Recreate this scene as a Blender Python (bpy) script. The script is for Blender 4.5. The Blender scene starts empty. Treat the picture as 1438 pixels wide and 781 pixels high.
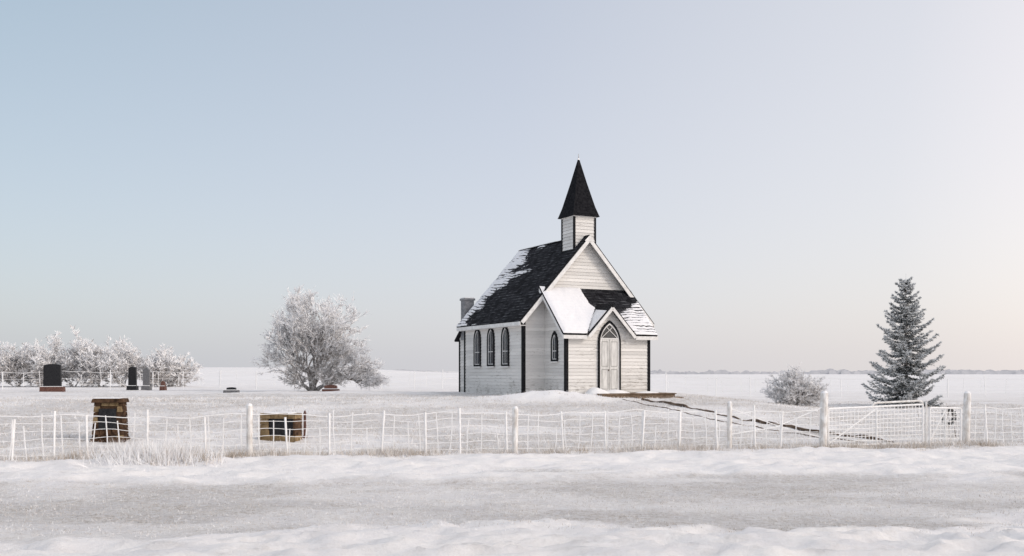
import bpy, math, random
import numpy as np
from mathutils import Vector, Matrix
random.seed(7); rng=np.random.default_rng(11)
scene=bpy.context.scene
scene.view_settings.view_transform='Standard'
scene.view_settings.look='None'
scene.view_settings.exposure=0

# ------------------------------------------------------------ noise
def _h(ix,iy,s):
    v=np.sin(ix*127.1+iy*311.7+s*74.7)*43758.5453
    return v-np.floor(v)
def vn(x,y,s=0):
    x=np.asarray(x,float); y=np.asarray(y,float)
    ix=np.floor(x); iy=np.floor(y); fx=x-ix; fy=y-iy
    fx=fx*fx*(3-2*fx); fy=fy*fy*(3-2*fy)
    a=_h(ix,iy,s); b=_h(ix+1,iy,s); c=_h(ix,iy+1,s); d=_h(ix+1,iy+1,s)
    return (a*(1-fx)+b*fx)*(1-fy)+(c*(1-fx)+d*fx)*fy
def fbm(x,y,s=0,o=4):
    t=0;a=.5;n=0
    x=np.asarray(x,float); y=np.asarray(y,float)
    for i in range(o):
        t=t+a*vn(x,y,s+i*3.1); n+=a; a*=.5
        x,y=(x*.8-y*.6)*2.03+7.3,(x*.6+y*.8)*2.03+3.1
    return t/n
def sm(t):
    t=np.clip(t,0,1); return t*t*(3-2*t)

# ------------------------------------------------------------ terrain
def weights(x,y):
    yf=25.1+.19*np.clip(x,-60,60); s=y-yf
    n=fbm(x*.20,y*.5,5)
    wb=sm((s+5.6+7.5*(n-.5))/2.6)*(1-sm((s+1.2)/1.8))
    n2=fbm(x*.22+9,y*.5,8)
    edge=12.5+2.0*sm((x-1)/5)+7.5*(n2-.5)
    wf=1-sm((y-edge)/1.3)
    return s,wb,wf
def ridged(x,y,s,o=4):
    t=0;a=.5;n=0
    for i in range(o):
        t=t+a*(1-np.abs(2*vn(x,y,s+i*2.7)-1)); n+=a; a*=.5
        x,y=(x*.9-y*.43)*2.07+5.3,(x*.43+y*.9)*2.07+1.1
    return t/n
def ground_z(x,y):
    x=np.asarray(x,float); y=np.asarray(y,float)
    s,wb,wf=weights(x,y)
    plat=1.07-.45*sm((x-8)/6)
    z=.15*sm((s+3)/3)+(plat-.15)*sm(s/17)
    near=1-sm((y-45)/40)
    wx=x+.9*fbm(x*.5,y*.5,15); wy=y+.5*fbm(x*.6,y*.6,16)
    dr=fbm(x*.35,y*.9,21,5); rd=ridged(wx*.9+wy*.5,wy*2.3-wx*.5,33,5)
    z=z+wb*(.05+.26*(dr-.4)+.25*(rd-.62))
    z=z+wf*(.03+.22*(fbm(x*.5,y*1.1,41,5)-.4)+.30*(ridged(wx*1.1+wy*.5,wy*2.6-wx*.6,44,5)-.62))
    z=z+(1-wb)*(1-wf)*(.045*(fbm(x*3,y*3,50,4)-.5)+.05*(fbm(x*.8,y*1.4,52,3)-.5))*near
    yard=sm(s/3)
    z=z+yard*near*(.12*(fbm(x*.35,y*.5,60,4)-.5)+.07*(fbm(x*2,y*2.4,61,3)-.5)+.05*(ridged(wx*.5,wy*.9,66,3)-.6))
    a=((x-1.5)/2.9)**2+((y-40.6)/1.5)**2
    z=z+.42*np.exp(-a*1.4)*(.75+.5*fbm(x*1.2,y*2,71))
    a=((x+8)/9)**2+((y-50)/3)**2
    z=z+.16*np.exp(-a)
    z=z+3.2*sm((y-110)/300)*sm((12-x)/(.25*np.maximum(y,1)))
    z=z+.35*sm((y-90)/40)*(fbm(x*.02,y*.02,81)-.5)
    return z
def gz(x,y): return float(ground_z(x,y))

# ------------------------------------------------------------ materials
def newmat(name,base=(.8,.8,.8),rough=.8,spec=.3):
    m=bpy.data.materials.new(name); m.use_nodes=True
    nt=m.node_tree; b=nt.nodes['Principled BSDF']
    b.inputs['Base Color'].default_value=(*base,1); b.inputs['Roughness'].default_value=rough
    b.inputs['Specular IOR Level'].default_value=spec
    return m,nt,b
def N(nt,t,**k):
    n=nt.nodes.new(t)
    for a,v in k.items():
        if a in n.inputs: n.inputs[a].default_value=v
        else: setattr(n,a,v)
    return n
def coords(nt,scale=(1,1,1)):
    tc=N(nt,'ShaderNodeTexCoord'); mp=N(nt,'ShaderNodeMapping')
    mp.inputs['Scale'].default_value=scale
    nt.links.new(tc.outputs['Object'],mp.inputs['Vector']); return mp.outputs['Vector']
def noise(nt,vec,scale,detail=4,rough=.55):
    n=N(nt,'ShaderNodeTexNoise'); n.inputs['Scale'].default_value=scale
    n.inputs['Detail'].default_value=detail; n.inputs['Roughness'].default_value=rough
    nt.links.new(vec,n.inputs['Vector']); return n.outputs['Fac']
def ramp(nt,fac,stops):
    r=N(nt,'ShaderNodeValToRGB'); e=r.color_ramp.elements
    while len(e)<len(stops): e.new(.5)
    for el,(p,c) in zip(e,stops):
        el.position=p; el.color=(*c,1) if isinstance(c,tuple) else (c,c,c,1)
    nt.links.new(fac,r.inputs['Fac']); return r.outputs['Color']
def mix(nt,f,a,b,mode='MIX'):
    m=N(nt,'ShaderNodeMix',data_type='RGBA',blend_type=mode)
    for sock,v in ((m.inputs[0],f),(m.inputs[6],a),(m.inputs[7],b)):
        if isinstance(v,(int,float)): sock.default_value=v
        elif isinstance(v,tuple): sock.default_value=(*v,1)
        else: nt.links.new(v,sock)
    return m.outputs[2]
def math_(nt,op,a,b=None):
    m=N(nt,'ShaderNodeMath',operation=op)
    for i,v in enumerate((a,b)):
        if v is None: continue
        if isinstance(v,(int,float)): m.inputs[i].default_value=v
        else: nt.links.new(v,m.inputs[i])
    return m.outputs[0]
def bump(nt,b,h,strength=.5,dist=.03):
    n=N(nt,'ShaderNodeBump'); n.inputs['Strength'].default_value=strength
    n.inputs['Distance'].default_value=dist
    nt.links.new(h,n.inputs['Height']); nt.links.new(n.outputs[0],b.inputs['Normal'])
def simple(name,c1,c2,scale=6,rough=.8,bs=.4,bd=.01,sc=(1,1,1),spec=.3,lo=.35,hi=.65):
    m,nt,b=newmat(name,c1,rough,spec); v=coords(nt,sc)
    f=noise(nt,v,scale,6,.6)
    nt.links.new(ramp(nt,f,[(lo,c1),(hi,c2)]),b.inputs['Base Color'])
    bump(nt,b,f,bs,bd); return m

def make_ground_mat():
    m,nt,b=newmat('snow_ground',rough=.8,spec=.2); v=coords(nt)
    at=N(nt,'ShaderNodeAttribute',attribute_name='bare').outputs['Fac']
    f1=noise(nt,v,6.5,9,.82); f2=noise(nt,v,1.1,4); f3=noise(nt,v,19,5,.75)
    vs=coords(nt,(.45,1,1)); f4=noise(nt,vs,1.1,7,.65)
    snow=ramp(nt,f2,[(.3,(.77,.755,.765)),(.7,(.86,.84,.83))])
    speck=ramp(nt,f1,[(.43,0.0),(.55,1.0)])
    stub=mix(nt,ramp(nt,f3,[(.42,0.0),(.58,1.0)]),(.36,.31,.26),(.77,.72,.675))
    br=ramp(nt,f4,[(.32,.30),(.62,1.0)])
    w=math_(nt,'MULTIPLY',at,speck); w=math_(nt,'MULTIPLY',w,br)
    col=mix(nt,w,snow,stub)
    nt.links.new(col,b.inputs['Base Color'])
    inv=math_(nt,'MULTIPLY',f1,math_(nt,'ADD',math_(nt,'MULTIPLY',at,1.2),.2))
    h=math_(nt,'ADD',inv,math_(nt,'MULTIPLY',f4,.7))
    bump(nt,b,h,1.0,.08); return m
M_ground=make_ground_mat()
M_snow=simple('snow',(.80,.79,.80),(.87,.86,.86),3,.7,.5,.02)

def make_paint():
    m,nt,b=newmat('weathered_white_paint',rough=.65,spec=.2)
    v=coords(nt); vs=coords(nt,(.9,.9,7))
    sep=N(nt,'ShaderNodeSeparateXYZ'); nt.links.new(v,sep.inputs[0])
    z=sep.outputs['Z']
    big=noise(nt,v,1.3,4); st=noise(nt,vs,3.2,8,.7); fine=noise(nt,vs,11,6,.7)
    row=math_(nt,'FLOOR',math_(nt,'DIVIDE',math_(nt,'ADD',z,.4),.155))
    comb=N(nt,'ShaderNodeCombineXYZ')
    nt.links.new(math_(nt,'MULTIPLY',sep.outputs['X'],.22),comb.inputs[0]); nt.links.new(math_(nt,'MULTIPLY',row,3.7),comb.inputs[2])
    nt.links.new(math_(nt,'MULTIPLY',sep.outputs['Y'],.22),comb.inputs[1])
    bt=noise(nt,comb.outputs[0],1.0,1)
    base=mix(nt,ramp(nt,bt,[(.3,0.),(.7,1.)]),(.64,.625,.605),(.82,.80,.775))
    low=math_(nt,'MULTIPLY',math_(nt,'SUBTRACT',1.2,z),.06); low=math_(nt,'MAXIMUM',low,0.)
    k=math_(nt,'ADD',math_(nt,'MULTIPLY',st,.75),math_(nt,'MULTIPLY',big,.25)); k=math_(nt,'ADD',k,low)
    peel=ramp(nt,k,[(.565,0.),(.635,1.)])
    peel=math_(nt,'MULTIPLY',peel,.62)
    wood=mix(nt,fine,(.17,.15,.13),(.38,.35,.31))
    nt.links.new(mix(nt,peel,base,wood),b.inputs['Base Color'])
    bump(nt,b,st,.4,.006); return m
M_paint=make_paint()
M_white=simple('white_trim',(.66,.65,.64),(.82,.81,.80),5,.6)
M_seam=simple('siding_shadow_gap',(.14,.13,.12),(.27,.26,.25),5,.8)
M_black=simple('black_trim',(.008,.008,.010),(.022,.022,.024),8,.8,spec=.1)
M_spire=simple('spire_shingles',(.006,.006,.008),(.022,.022,.025),9,.95,spec=.05)
M_glass=simple('window_glass',(.015,.02,.025),(.05,.06,.075),3,.15,.1,.002,spec=.5)
M_door=simple('door_paint',(.55,.545,.53),(.76,.75,.73),4,.55,sc=(3,3,.6))
M_wood=simple('weathered_deck_wood',(.10,.07,.05),(.27,.20,.145),5,.85,sc=(1,6,6),spec=.1)
M_conc=simple('chimney_block',(.16,.165,.175),(.30,.30,.31),7,.9)
M_bark=simple('frosted_bark',(.12,.10,.09),(.58,.56,.55),9,.9,lo=.38,hi=.60)
M_frost=simple('hoar_frost',(.84,.83,.835),(.96,.955,.96),1.6,.8)
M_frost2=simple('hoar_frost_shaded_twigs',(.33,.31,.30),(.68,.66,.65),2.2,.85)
M_postw=simple('frosted_post',(.58,.54,.50),(.88,.87,.86),9,.85,sc=(1,1,.5))
M_wire=simple('frosted_wire',(.82,.81,.80),(.95,.94,.94),14,.8)
M_needle=simple('spruce_needles',(.030,.036,.036),(.10,.11,.108),4,.85,spec=.1)
M_nfrost=simple('frosted_needles',(.46,.48,.49),(.88,.89,.90),3,.8)
M_stoneb=simple('brown_fieldstone',(.025,.015,.010),(.12,.07,.042),7,.9,bs=.7,bd=.02,spec=.1)
M_stonet=simple('tan_sandstone',(.14,.095,.05),(.31,.225,.13),6,.9,bs=.6,bd=.015,spec=.1)
M_blackg=simple('black_granite',(.010,.010,.012),(.03,.03,.033),20,.5,.05,.001,spec=.2)
M_greyg=simple('grey_granite',(.10,.10,.105),(.20,.20,.21),20,.6)
M_redg=simple('red_granite',(.09,.04,.03),(.18,.09,.07),16,.6)
M_rust=simple('rusty_iron',(.05,.035,.028),(.14,.09,.065),12,.8)
M_grass=simple('frosted_grass_blades',(.40,.33,.26),(.80,.76,.72),2.5,.85)
M_distant=simple('hazy_frosted_trees',(.48,.49,.52),(.60,.60,.63),.05,.95,0.1)  # distance haze is painted into this pale grey-blue base colour
M_path=simple('path_edge_dirt',(.075,.05,.038),(.22,.16,.12),3,.9,spec=.1)

def make_roof():
    m,nt,b=newmat('black_shingles',rough=.9,spec=.08)
    v=coords(nt)
    at=N(nt,'ShaderNodeAttribute',attribute_name='snow').outputs['Fac']
    u=N(nt,'ShaderNodeUVMap'); s2=N(nt,'ShaderNodeSeparateXYZ'); nt.links.new(u.outputs[0],s2.inputs[0])
    course=math_(nt,'FRACT',math_(nt,'DIVIDE',s2.outputs[1],.19))
    f=noise(nt,v,6,8,.75); fb=noise(nt,v,30,3)
    br=N(nt,'ShaderNodeTexBrick'); nt.links.new(u.outputs[0],br.inputs['Vector'])
    for k,val in (('Scale',1.),('Brick Width',.3),('Row Height',.19),('Mortar Size',.012)): br.inputs[k].default_value=val
    br.inputs['Color1'].default_value=(.008,.008,.010,1); br.inputs['Color2'].default_value=(.030,.030,.035,1); br.inputs['Mortar'].default_value=(.003,.003,.004,1)
    dust=math_(nt,'MULTIPLY',ramp(nt,course,[(.0,1.),(.18,.0)]),ramp(nt,noise(nt,v,2.2,5),[(.45,0.),(.7,.45)]))
    shing=mix(nt,dust,br.outputs[0],(.6,.62,.66))
    k=math_(nt,'ADD',at,math_(nt,'MULTIPLY',math_(nt,'SUBTRACT',f,.5),.75))
    k=math_(nt,'SUBTRACT',k,math_(nt,'MULTIPLY',ramp(nt,course,[(.62,0.),(.85,1.)]),.28))
    w=ramp(nt,k,[(.46,0.),(.56,1.)])
    sn=mix(nt,fb,(.76,.76,.79),(.86,.85,.86))
    nt.links.new(mix(nt,w,shing,sn),b.inputs['Base Color'])
    h=math_(nt,'ADD',math_(nt,'MULTIPLY',course,-.5),math_(nt,'MULTIPLY',w,.8))
    bump(nt,b,h,.6,.03); return m
M_roof=make_roof()

# ------------------------------------------------------------ mesh builder
class MB:
    def __init__(s): s.v=[]; s.f=[]; s.m=[]; s.mats=[]
    def mi(s,m):
        if m not in s.mats: s.mats.append(m)
        return s.mats.index(m)
    def poly(s,pts,m):
        b=len(s.v); s.v+=[tuple(p) for p in pts]; s.f.append(tuple(range(b,b+len(pts)))); s.m.append(s.mi(m))
    def raw(s,vs,fs,m):
        b=len(s.v); i=s.mi(m); s.v+=[tuple(p) for p in vs]
        for f in fs: s.f.append(tuple(b+k for k in f)); s.m.append(i)
    def box(s,x0,x1,y0,y1,z0,z1,m,taper=0):
        t=taper
        vs=[(x0,y0,z0),(x1,y0,z0),(x1,y1,z0),(x0,y1,z0),(x0+t,y0+t,z1),(x1-t,y0+t,z1),(x1-t,y1-t,z1),(x0+t,y1-t,z1)]
        s.raw(vs,[(0,3,2,1),(4,5,6,7),(0,1,5,4),(1,2,6,5),(2,3,7,6),(3,0,4,7)],m)
    def beam(s,p0,p1,a,b,m):
        p0,p1,a,b=map(Vector,(p0,p1,a,b))
        vs=[p0-a-b,p0+a-b,p0+a+b,p0-a+b,p1-a-b,p1+a-b,p1+a+b,p1-a+b]
        s.raw(vs,[(0,3,2,1),(4,5,6,7),(0,1,5,4),(1,2,6,5),(2,3,7,6),(3,0,4,7)],m)
    def slab(s,pts,t,m):
        P=[Vector(p) for p in pts]; n=(P[1]-P[0]).cross(P[2]-P[0]).normalized()
        if n.z<0: P.reverse(); n=-n
        Q=[p-n*t for p in P]; k=len(P)
        s.raw(P+Q,[tuple(range(k)),tuple(range(2*k-1,k-1,-1))]+[(i,k+i,k+(i+1)%k,(i+1)%k) for i in range(k)],m)
    def tube(s,p0,p1,r0,r1,m,n=5,cap=False):
        p0=Vector(p0);p1=Vector(p1); d=(p1-p0)
        if d.length<1e-6: return
        d.normalize(); a=d.orthogonal().normalized(); b=d.cross(a)
        vs=[];fs=[]
        for p,r in ((p0,r0),(p1,r1)):
            for i in range(n):
                t=2*math.pi*i/n; vs.append(p+(a*math.cos(t)+b*math.sin(t))*r)
        for i in range(n): fs.append((i,(i+1)%n,n+(i+1)%n,n+i))
        if cap: fs+= [tuple(range(n,2*n)),tuple(range(n-1,-1,-1))]
        s.raw(vs,fs,m)
    def path(s,pts,r,m,n=4):
        for a,b in zip(pts[:-1],pts[1:]): s.tube(a,b,r,r,m,n)
    def tris(s,P,D,L,W,m):
        n=len(P)
        if n==0: return
        R=rng.normal(size=(n,3)); S=np.cross(D,R); S/=np.linalg.norm(S,axis=1,keepdims=True)+1e-9
        L=np.broadcast_to(L,(n,))[:,None]; W=np.broadcast_to(W,(n,))[:,None]
        V=np.empty((n,3,3)); V[:,0]=P-S*W/2; V[:,1]=P+S*W/2; V[:,2]=P+D*L
        b=len(s.v); s.v+=list(map(tuple,V.reshape(-1,3).tolist()))
        s.f+=[(b+3*i,b+3*i+1,b+3*i+2) for i in range(n)]; s.m+=[s.mi(m)]*n
    def obj(s,name,parent=None,smooth=False,loc=None):
        me=bpy.data.meshes.new(name); me.from_pydata(s.v,[],s.f)
        for m in s.mats: me.materials.append(m)
        me.polygons.foreach_set('material_index',s.m)
        if smooth: me.polygons.foreach_set('use_smooth',[True]*len(s.f))
        me.update(); o=bpy.data.objects.new(name,me); scene.collection.objects.link(o)
        if parent: o.parent=parent
        if loc: o.location=loc
        return o
def empty(name,loc=(0,0,0),rz=0):
    e=bpy.data.objects.new(name,None); scene.collection.objects.link(e)
    e.location=loc; e.rotation_euler=(0,0,rz); return e
def unit(a): return a/(np.linalg.norm(a,axis=-1,keepdims=True)+1e-9)

# ------------------------------------------------------------ ground sheet
def axis(segs): 
    out=[]
    for a,b,st in segs: out+=list(np.arange(a,b,st))
    return out
g=[25*1.22**i for i in range(1,27)]
xs=np.array([-q for q in g[::-1]]+axis([(-25,25,.11)])+[25]+g)
ys=np.array([-300,-120,-60,-30,-12,-3,2]+axis([(5,10,.3),(10,28,.07),(28,60,.3),(60,120,1.5)])+[120*1.2**i for i in range(0,20)])
X,Y=np.meshgrid(xs,ys); Z=ground_z(X,Y)
nx,ny=len(xs),len(ys)
me=bpy.data.meshes.new('ground')
idx=np.arange(nx*ny).reshape(ny,nx)
F=np.stack([idx[:-1,:-1],idx[:-1,1:],idx[1:,1:],idx[1:,:-1]],-1).reshape(-1,4)
me.vertices.add(nx*ny); me.vertices.foreach_set('co',np.stack([X,Y,Z],-1).ravel())
me.loops.add(F.size); me.loops.foreach_set('vertex_index',F.ravel().astype(np.int32))
me.polygons.add(len(F)); me.polygons.foreach_set('loop_start',np.arange(0,F.size,4,dtype=np.int32))
me.polygons.foreach_set('use_smooth',np.ones(len(F),bool))
me.update(calc_edges=True)
s_,wb_,wf_=weights(X,Y)
road=(1-np.clip(wb_*1.35,0,1))*(1-np.clip(wf_*1.3,0,1))
yard=sm((s_+1)/1.5)
pt=sm((fbm(X*.35,Y*.8,91,5)-.34)/.25)
bare=road*(1-yard)*(.45+.38*pt)+(.16*(1-road)*(1-yard))+yard*(.35+.50*sm((fbm(X*.25,Y*.45,95)-.36)/.25))
bare=bare*(1-.55*sm((Y-45)/40))
a=((X-1.5)/2.9)**2+((Y-40.6)/1.6)**2; bare=bare*(1-np.exp(-a*a*.6))
at=me.attributes.new('bare','FLOAT','POINT'); at.data.foreach_set('value',bare.ravel().astype(np.float32))
me.materials.append(M_ground)
scene.collection.objects.link(bpy.data.objects.new('snow_ground',me))

# ------------------------------------------------------------ church
CH=empty('wooden_church',(.5,45,1.07),math.atan2(.447,.894))
W_,L_,EZ,RZ=6.6,6.5,3.72,7.42; half=W_/2; sl=(RZ-EZ)/half
LAP=.155
def siding(mb,mp,z0,z1,f):
    z=z0; 
    while z<z1-1e-4:
        zt=min(z+LAP-((z+.4)%LAP if abs((z+.4)%LAP-LAP)>1e-3 and abs((z+.4)%LAP)>1e-3 else 0),z1)
        a0,b0=f(z+1e-5); a1,b1=f(zt-1e-5)
        o0=.022*(zt-z)/LAP
        mb.poly([mp(a0,z,o0),mp(b0,z,o0),mp(b1,zt,0),mp(a1,zt,0)],M_paint)
        mb.poly([mp(a0,z,0),mp(b0,z,0),mp(b0,z,o0),mp(a0,z,o0)],M_seam)
        z=zt
mL=lambda x:(lambda a,z,o:(x-o,a,z))
mR=lambda x:(lambda a,z,o:(x+o,a,z))
mF=lambda y:(lambda a,z,o:(a,y-o,z))
mBk=lambda y:(lambda a,z,o:(a,y+o,z))
w=MB()
rect=lambda a,b:(lambda z:(a,b))
gab=lambda z:((0,W_) if z<EZ else ((z-EZ)/sl,W_-(z-EZ)/sl))
siding(w,mL(0),-.4,EZ+.05,rect(0,L_)); siding(w,mR(W_),-.4,EZ+.05,rect(0,L_))
siding(w,mF(0),-.4,EZ,gab); siding(w,mF(0),EZ,RZ,gab)
siding(w,mBk(L_),-.4,EZ,gab); siding(w,mBk(L_),EZ,RZ,gab)
w.obj('nave_walls',CH)
PX0,PX1,PY=1.1,5.5,-1.97; PE,PT=3.0,4.95; pm=(PT-PE)/1.97; pc=3.3
GR,GH,GS=4.05,1.25,1.04
p=MB()
ps=lambda z:((PY,0) if z<PE else (PY+(z-PE)/pm,0))
for mm in (mL(PX0),mR(PX1)):
    siding(p,mm,-.4,PE,ps); siding(p,mm,PE,PT,ps)
siding(p,mF(PY),-.4,2.80,rect(PX0,PX1))
siding(p,mF(PY),2.80,GR-.05,lambda z:(pc-(GR-z)/GS,pc+(GR-z)/GS))
p.poly([(PX0,PY+.01,2.8),(PX1,PY+.01,2.8),(PX1,PY+.01,3.02),(PX0,PY+.01,3.02)],M_white)
p.obj('porch_walls',CH)
TX0,TX1,TY0,TY1,TZ=2.74,3.86,.12,1.24,8.45
t=MB()
siding(t,mF(TY0),5.9,TZ,rect(TX0,TX1)); siding(t,mBk(TY1),5.9,TZ,rect(TX0,TX1))
siding(t,mL(TX0),5.9,TZ,rect(TY0,TY1)); siding(t,mR(TX1),5.9,TZ,rect(TY0,TY1))
for cx in (TX0,TX1):
    for cy in (TY0,TY1): t.box(cx-.045,cx+.045,cy-.045,cy+.045,5.9,TZ,M_black)
t.obj('steeple_tower',CH)
s=MB(); cx,cy=(TX0+TX1)/2,(TY0+TY1)/2
s.box(cx-.62,cx+.62,cy-.62,cy+.62,TZ-.06,TZ+.005,M_white)
prev=None
for r,z in ((.73,TZ-.02),(.70,TZ+.06),(.575,TZ+.45),(.29,TZ+1.6),(.035,TZ+2.72)):
    ring_=[(cx-r,cy-r,z),(cx+r,cy-r,z),(cx+r,cy+r,z),(cx-r,cy+r,z)]
    if prev:
        for i in range(4): s.poly([prev[i],prev[(i+1)%4],ring_[(i+1)%4],ring_[i]],M_spire)
    else: s.poly(ring_[::-1],M_spire)
    prev=ring_
s.tube((cx,cy,TZ+2.6),(cx,cy,TZ+3.02),.035,.008,M_frost2,6)
s.tube((cx,cy,TZ+2.72),(cx,cy,TZ+2.80),.07,.03,M_frost,6)
s.obj('spire',CH)
a=MB()
ax0,ax1,ay1=.3,W_-.3,L_+1.35
asd=lambda z:((L_,ay1) if z<2.95 else (L_,ay1-(z-2.95)/.75))
for mm in (mL(ax0),mR(ax1)):
    siding(a,mm,-.4,2.95,asd); siding(a,mm,2.95,3.9,asd)
siding(a,mBk(ay1),-.4,2.95,rect(ax0,ax1))
a.slab([(ax0-.2,ay1+.25,2.80),(ax1+.2,ay1+.25,2.80),(ax1+.2,L_,4.0),(ax0-.2,L_,4.0)],.09,M_black)
a.slab([(ax0-.16,ay1+.2,2.88),(ax1+.1,ay1+.2,2.88),(ax1+.1,L_+.3,3.82),(ax0-.16,L_+.3,3.82)],.05,M_snow)
a.obj('back_annex',CH)
c=MB(); c.box(.22,.74,7.0,7.5,2.8,4.85,M_conc); c.box(.17,.79,6.95,7.55,4.85,4.95,M_conc); c.box(.2,.76,6.98,7.52,4.952,5.0,M_snow)
c.obj('chimney',CH)

def roof_grid(name,o,ud,vd,lu,lv,snowf,skip=None,st=.05):
    o=Vector(o);ud=Vector(ud).normalized();vd=Vector(vd).normalized(); n=ud.cross(vd).normalized()
    if n.z<0: n=-n
    nu=int(lu/st)+1; nv=int(lv/st)+1
    U,V=np.meshgrid(np.linspace(0,lu,nu),np.linspace(0,lv,nv))
    S=np.clip(snowf(U,V),0,1.2)
    ed=np.minimum(np.minimum(U,lu-U),np.minimum(V,lv-V)); th=sm((S-.5)/.3)*(.03+.05*sm(ed/.15))*(.6+.8*fbm(U*3,V*3,7))
    P=np.array(o)[None,None]+U[...,None]*np.array(ud)+V[...,None]*np.array(vd)+(th+.004)[...,None]*np.array(n)
    vs=P.reshape(-1,3).tolist(); fs=[]
    for j in range(nv-1):
        for i in range(nu-1):
            if skip is not None and skip(P[j,i]) : continue
            fs.append((j*nu+i,j*nu+i+1,(j+1)*nu+i+1,(j+1)*nu+i))
    me=bpy.data.meshes.new(name); me.from_pydata(vs,[],fs)
    me.materials.append(M_roof)
    at=me.attributes.new('snow','FLOAT','POINT'); at.data.foreach_set('value',S.ravel().astype(np.float32))
    ul=me.uv_layers.new(name='UVMap')
    Uf,Vf=U.ravel(),V.ravel(); li=np.array([k for f in fs for k in f])
    ul.data.foreach_set('uv',np.stack([Uf[li],Vf[li]],-1).ravel())
    me.polygons.foreach_set('use_smooth',[True]*len(fs)); me.update()
    ob=bpy.data.objects.new(name,me); scene.collection.objects.link(ob); ob.parent=CH; return ob
OV=.33; FY=-.32; BY=L_+.32; RT=.10
ez=EZ-OV*sl+RT; rz=RZ+RT
rl=math.hypot(half+OV,rz-ez); rlen=BY-FY
r=MB()
r.slab([(-OV,FY,ez),(-OV,BY,ez),(half,BY,rz),(half,FY,rz)],.07,M_black)
r.slab([(W_+OV,FY,ez),(W_+OV,BY,ez),(half,BY,rz),(half,FY,rz)],.07,M_black)
th=math.atan(sl); 
for sx in (0,1):
    for yy in (FY-.022,BY+.022):
        x0=-OV+.0 if sx==0 else W_+OV
        dn=Vector((math.sin(th)*(1 if sx==0 else -1),0,-math.cos(th)))
        e0=Vector((x0,yy,ez))+dn*.14; e1=Vector((half,yy,rz-.01))+Vector((0,0,-.14/math.cos(th)))
        r.beam(e0,e1,(0,.02,0),dn*.085,M_white)
for x0,x1 in ((-OV+.02,-.01),(W_+.01,W_+OV-.02)):
    r.box(x0,x1,FY+.02,BY-.02,ez-.22,ez-.19,M_white)
    xo=x0 if x0<0 else x1
    r.box(xo-.02,xo+.02,FY+.01,BY-.01,ez-.2,ez-.04,M_white)
r.obj('nave_roof_structure',CH)
def snow_left(U,V):
    t=V/rl; l=U/rlen
    n=fbm(U*.9,V*2.6,3,5)
    s=.74*sm((l-.46+.42*(t-.55)+.0)/.45)+1.0*(n-.5)-.0
    s=s+.14*sm((l-.88)/.06)
    s=s-.30*sm((t-.62)/.2)*sm((.86-l)/.1)
    s=s+.62*np.exp(-((U-5.7)/.55)**2-((V-4.35)/.22)**2)
    s=s+.45*np.exp(-((U-3.9)/.8)**2-((V-3.6)/.13)**2)
    s=s+.45*np.exp(-(V/.14)**2)*(fbm(U*1.6,V*0,13)>.5)
    return s
roof_grid('nave_roof_left',(-OV,FY,ez),(0,1,0),(half+OV,0,rz-ez),rlen,rl,snow_left)
roof_grid('nave_roof_right',(W_+OV,FY,ez),(0,1,0),(-(half+OV),0,rz-ez),rlen,rl,lambda U,V:.15+.6*(fbm(U,V*1.5,5)-.4)+.3*sm((1-V)/1))
rc=MB(); rc.beam((half,TY1+.02,rz+.015),(half,BY,rz+.015),(.07,0,0),(0,0,.02),M_black); rc.beam((half,TY1+1.6,rz+.052),(half,BY-.1,rz+.052),(.04,0,0),(0,0,.015),M_snow)
rc.poly([(half-.28,FY-.046,rz-.31),(half+.28,FY-.046,rz-.31),(half,FY-.046,rz-.02)],M_white)
rc.obj('ridge_cap',CH)
ov=.27; pye=PY-ov; pze=PE-ov*pm+.09; pzt=PT+.09; zp=lambda y:pze+(y-pye)*pm
lx,rx=PX0-.28,PX1+.28
grz=GR+.1; ghw=(grz-pze)/GS; yb=pye+(grz-pze)/pm
q=MB()
q.slab([(lx,pye,pze),(pc-ghw,pye,pze),(pc,yb,grz),(pc,-.01,zp(-.01)),(lx,-.01,zp(-.01))],.07,M_black)
q.slab([(rx,pye,pze),(pc+ghw,pye,pze),(pc,yb,grz),(pc,-.01,zp(-.01)),(rx,-.01,zp(-.01))],.07,M_black)
gy=pye-.06
for sg in (-1,1):
    q.slab([(pc+sg*(ghw+.04),gy,pze-.03),(pc,gy,grz+.02),(pc,yb+.02,grz+.02)],.07,M_black)
    dn=Vector((-sg*.72,0,-.69))
    q.beam(Vector((pc+sg*(ghw+.03),gy-.022,pze-.04))+dn*.13,Vector((pc,gy-.022,grz+.01-.17)),(0,.02,0),dn*.07,M_white)
    xa=lx if sg<0 else rx; xb=pc+sg*(ghw+.0)
    q.box(min(xa,xb),max(xa,xb),pye-.03,pye+.01,pze-.22,pze-.06,M_white)
    q.beam((xa-sg*.0,pye,pze-.15),(xa,-.02,zp(-.02)-.15),(.018,0,0),(0,0,.075),M_white)
q.obj('porch_roof_structure',CH)
plen=math.hypot(-.01-pye,zp(-.01)-pze)
def skip(P): return P[1]<yb-.02 and abs(P[0]-pc)<ghw*(1-(P[1]-pye)/(yb-pye))-.02
def snow_porch(U,V):
    x=U+lx; t=V/plen
    n=fbm(U*1.7,V*1.9,17,5)-.5
    left=sm((3.15-x+1.6*np.maximum(0,.66-t))/.35)
    s=1.05*left
    bl=sm((x-3.9)/.3)*sm((.62-t+.22*(x-4.5))/.22)*.76
    s=np.maximum(s,bl)+n*.7
    return s
roof_grid('porch_roof_snow_and_shingles',(lx,pye,pze),(1,0,0),(0,-.01-pye,zp(-.01)-pze),rx-lx,plen,snow_porch,skip,.04)
gs=MB()
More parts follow.
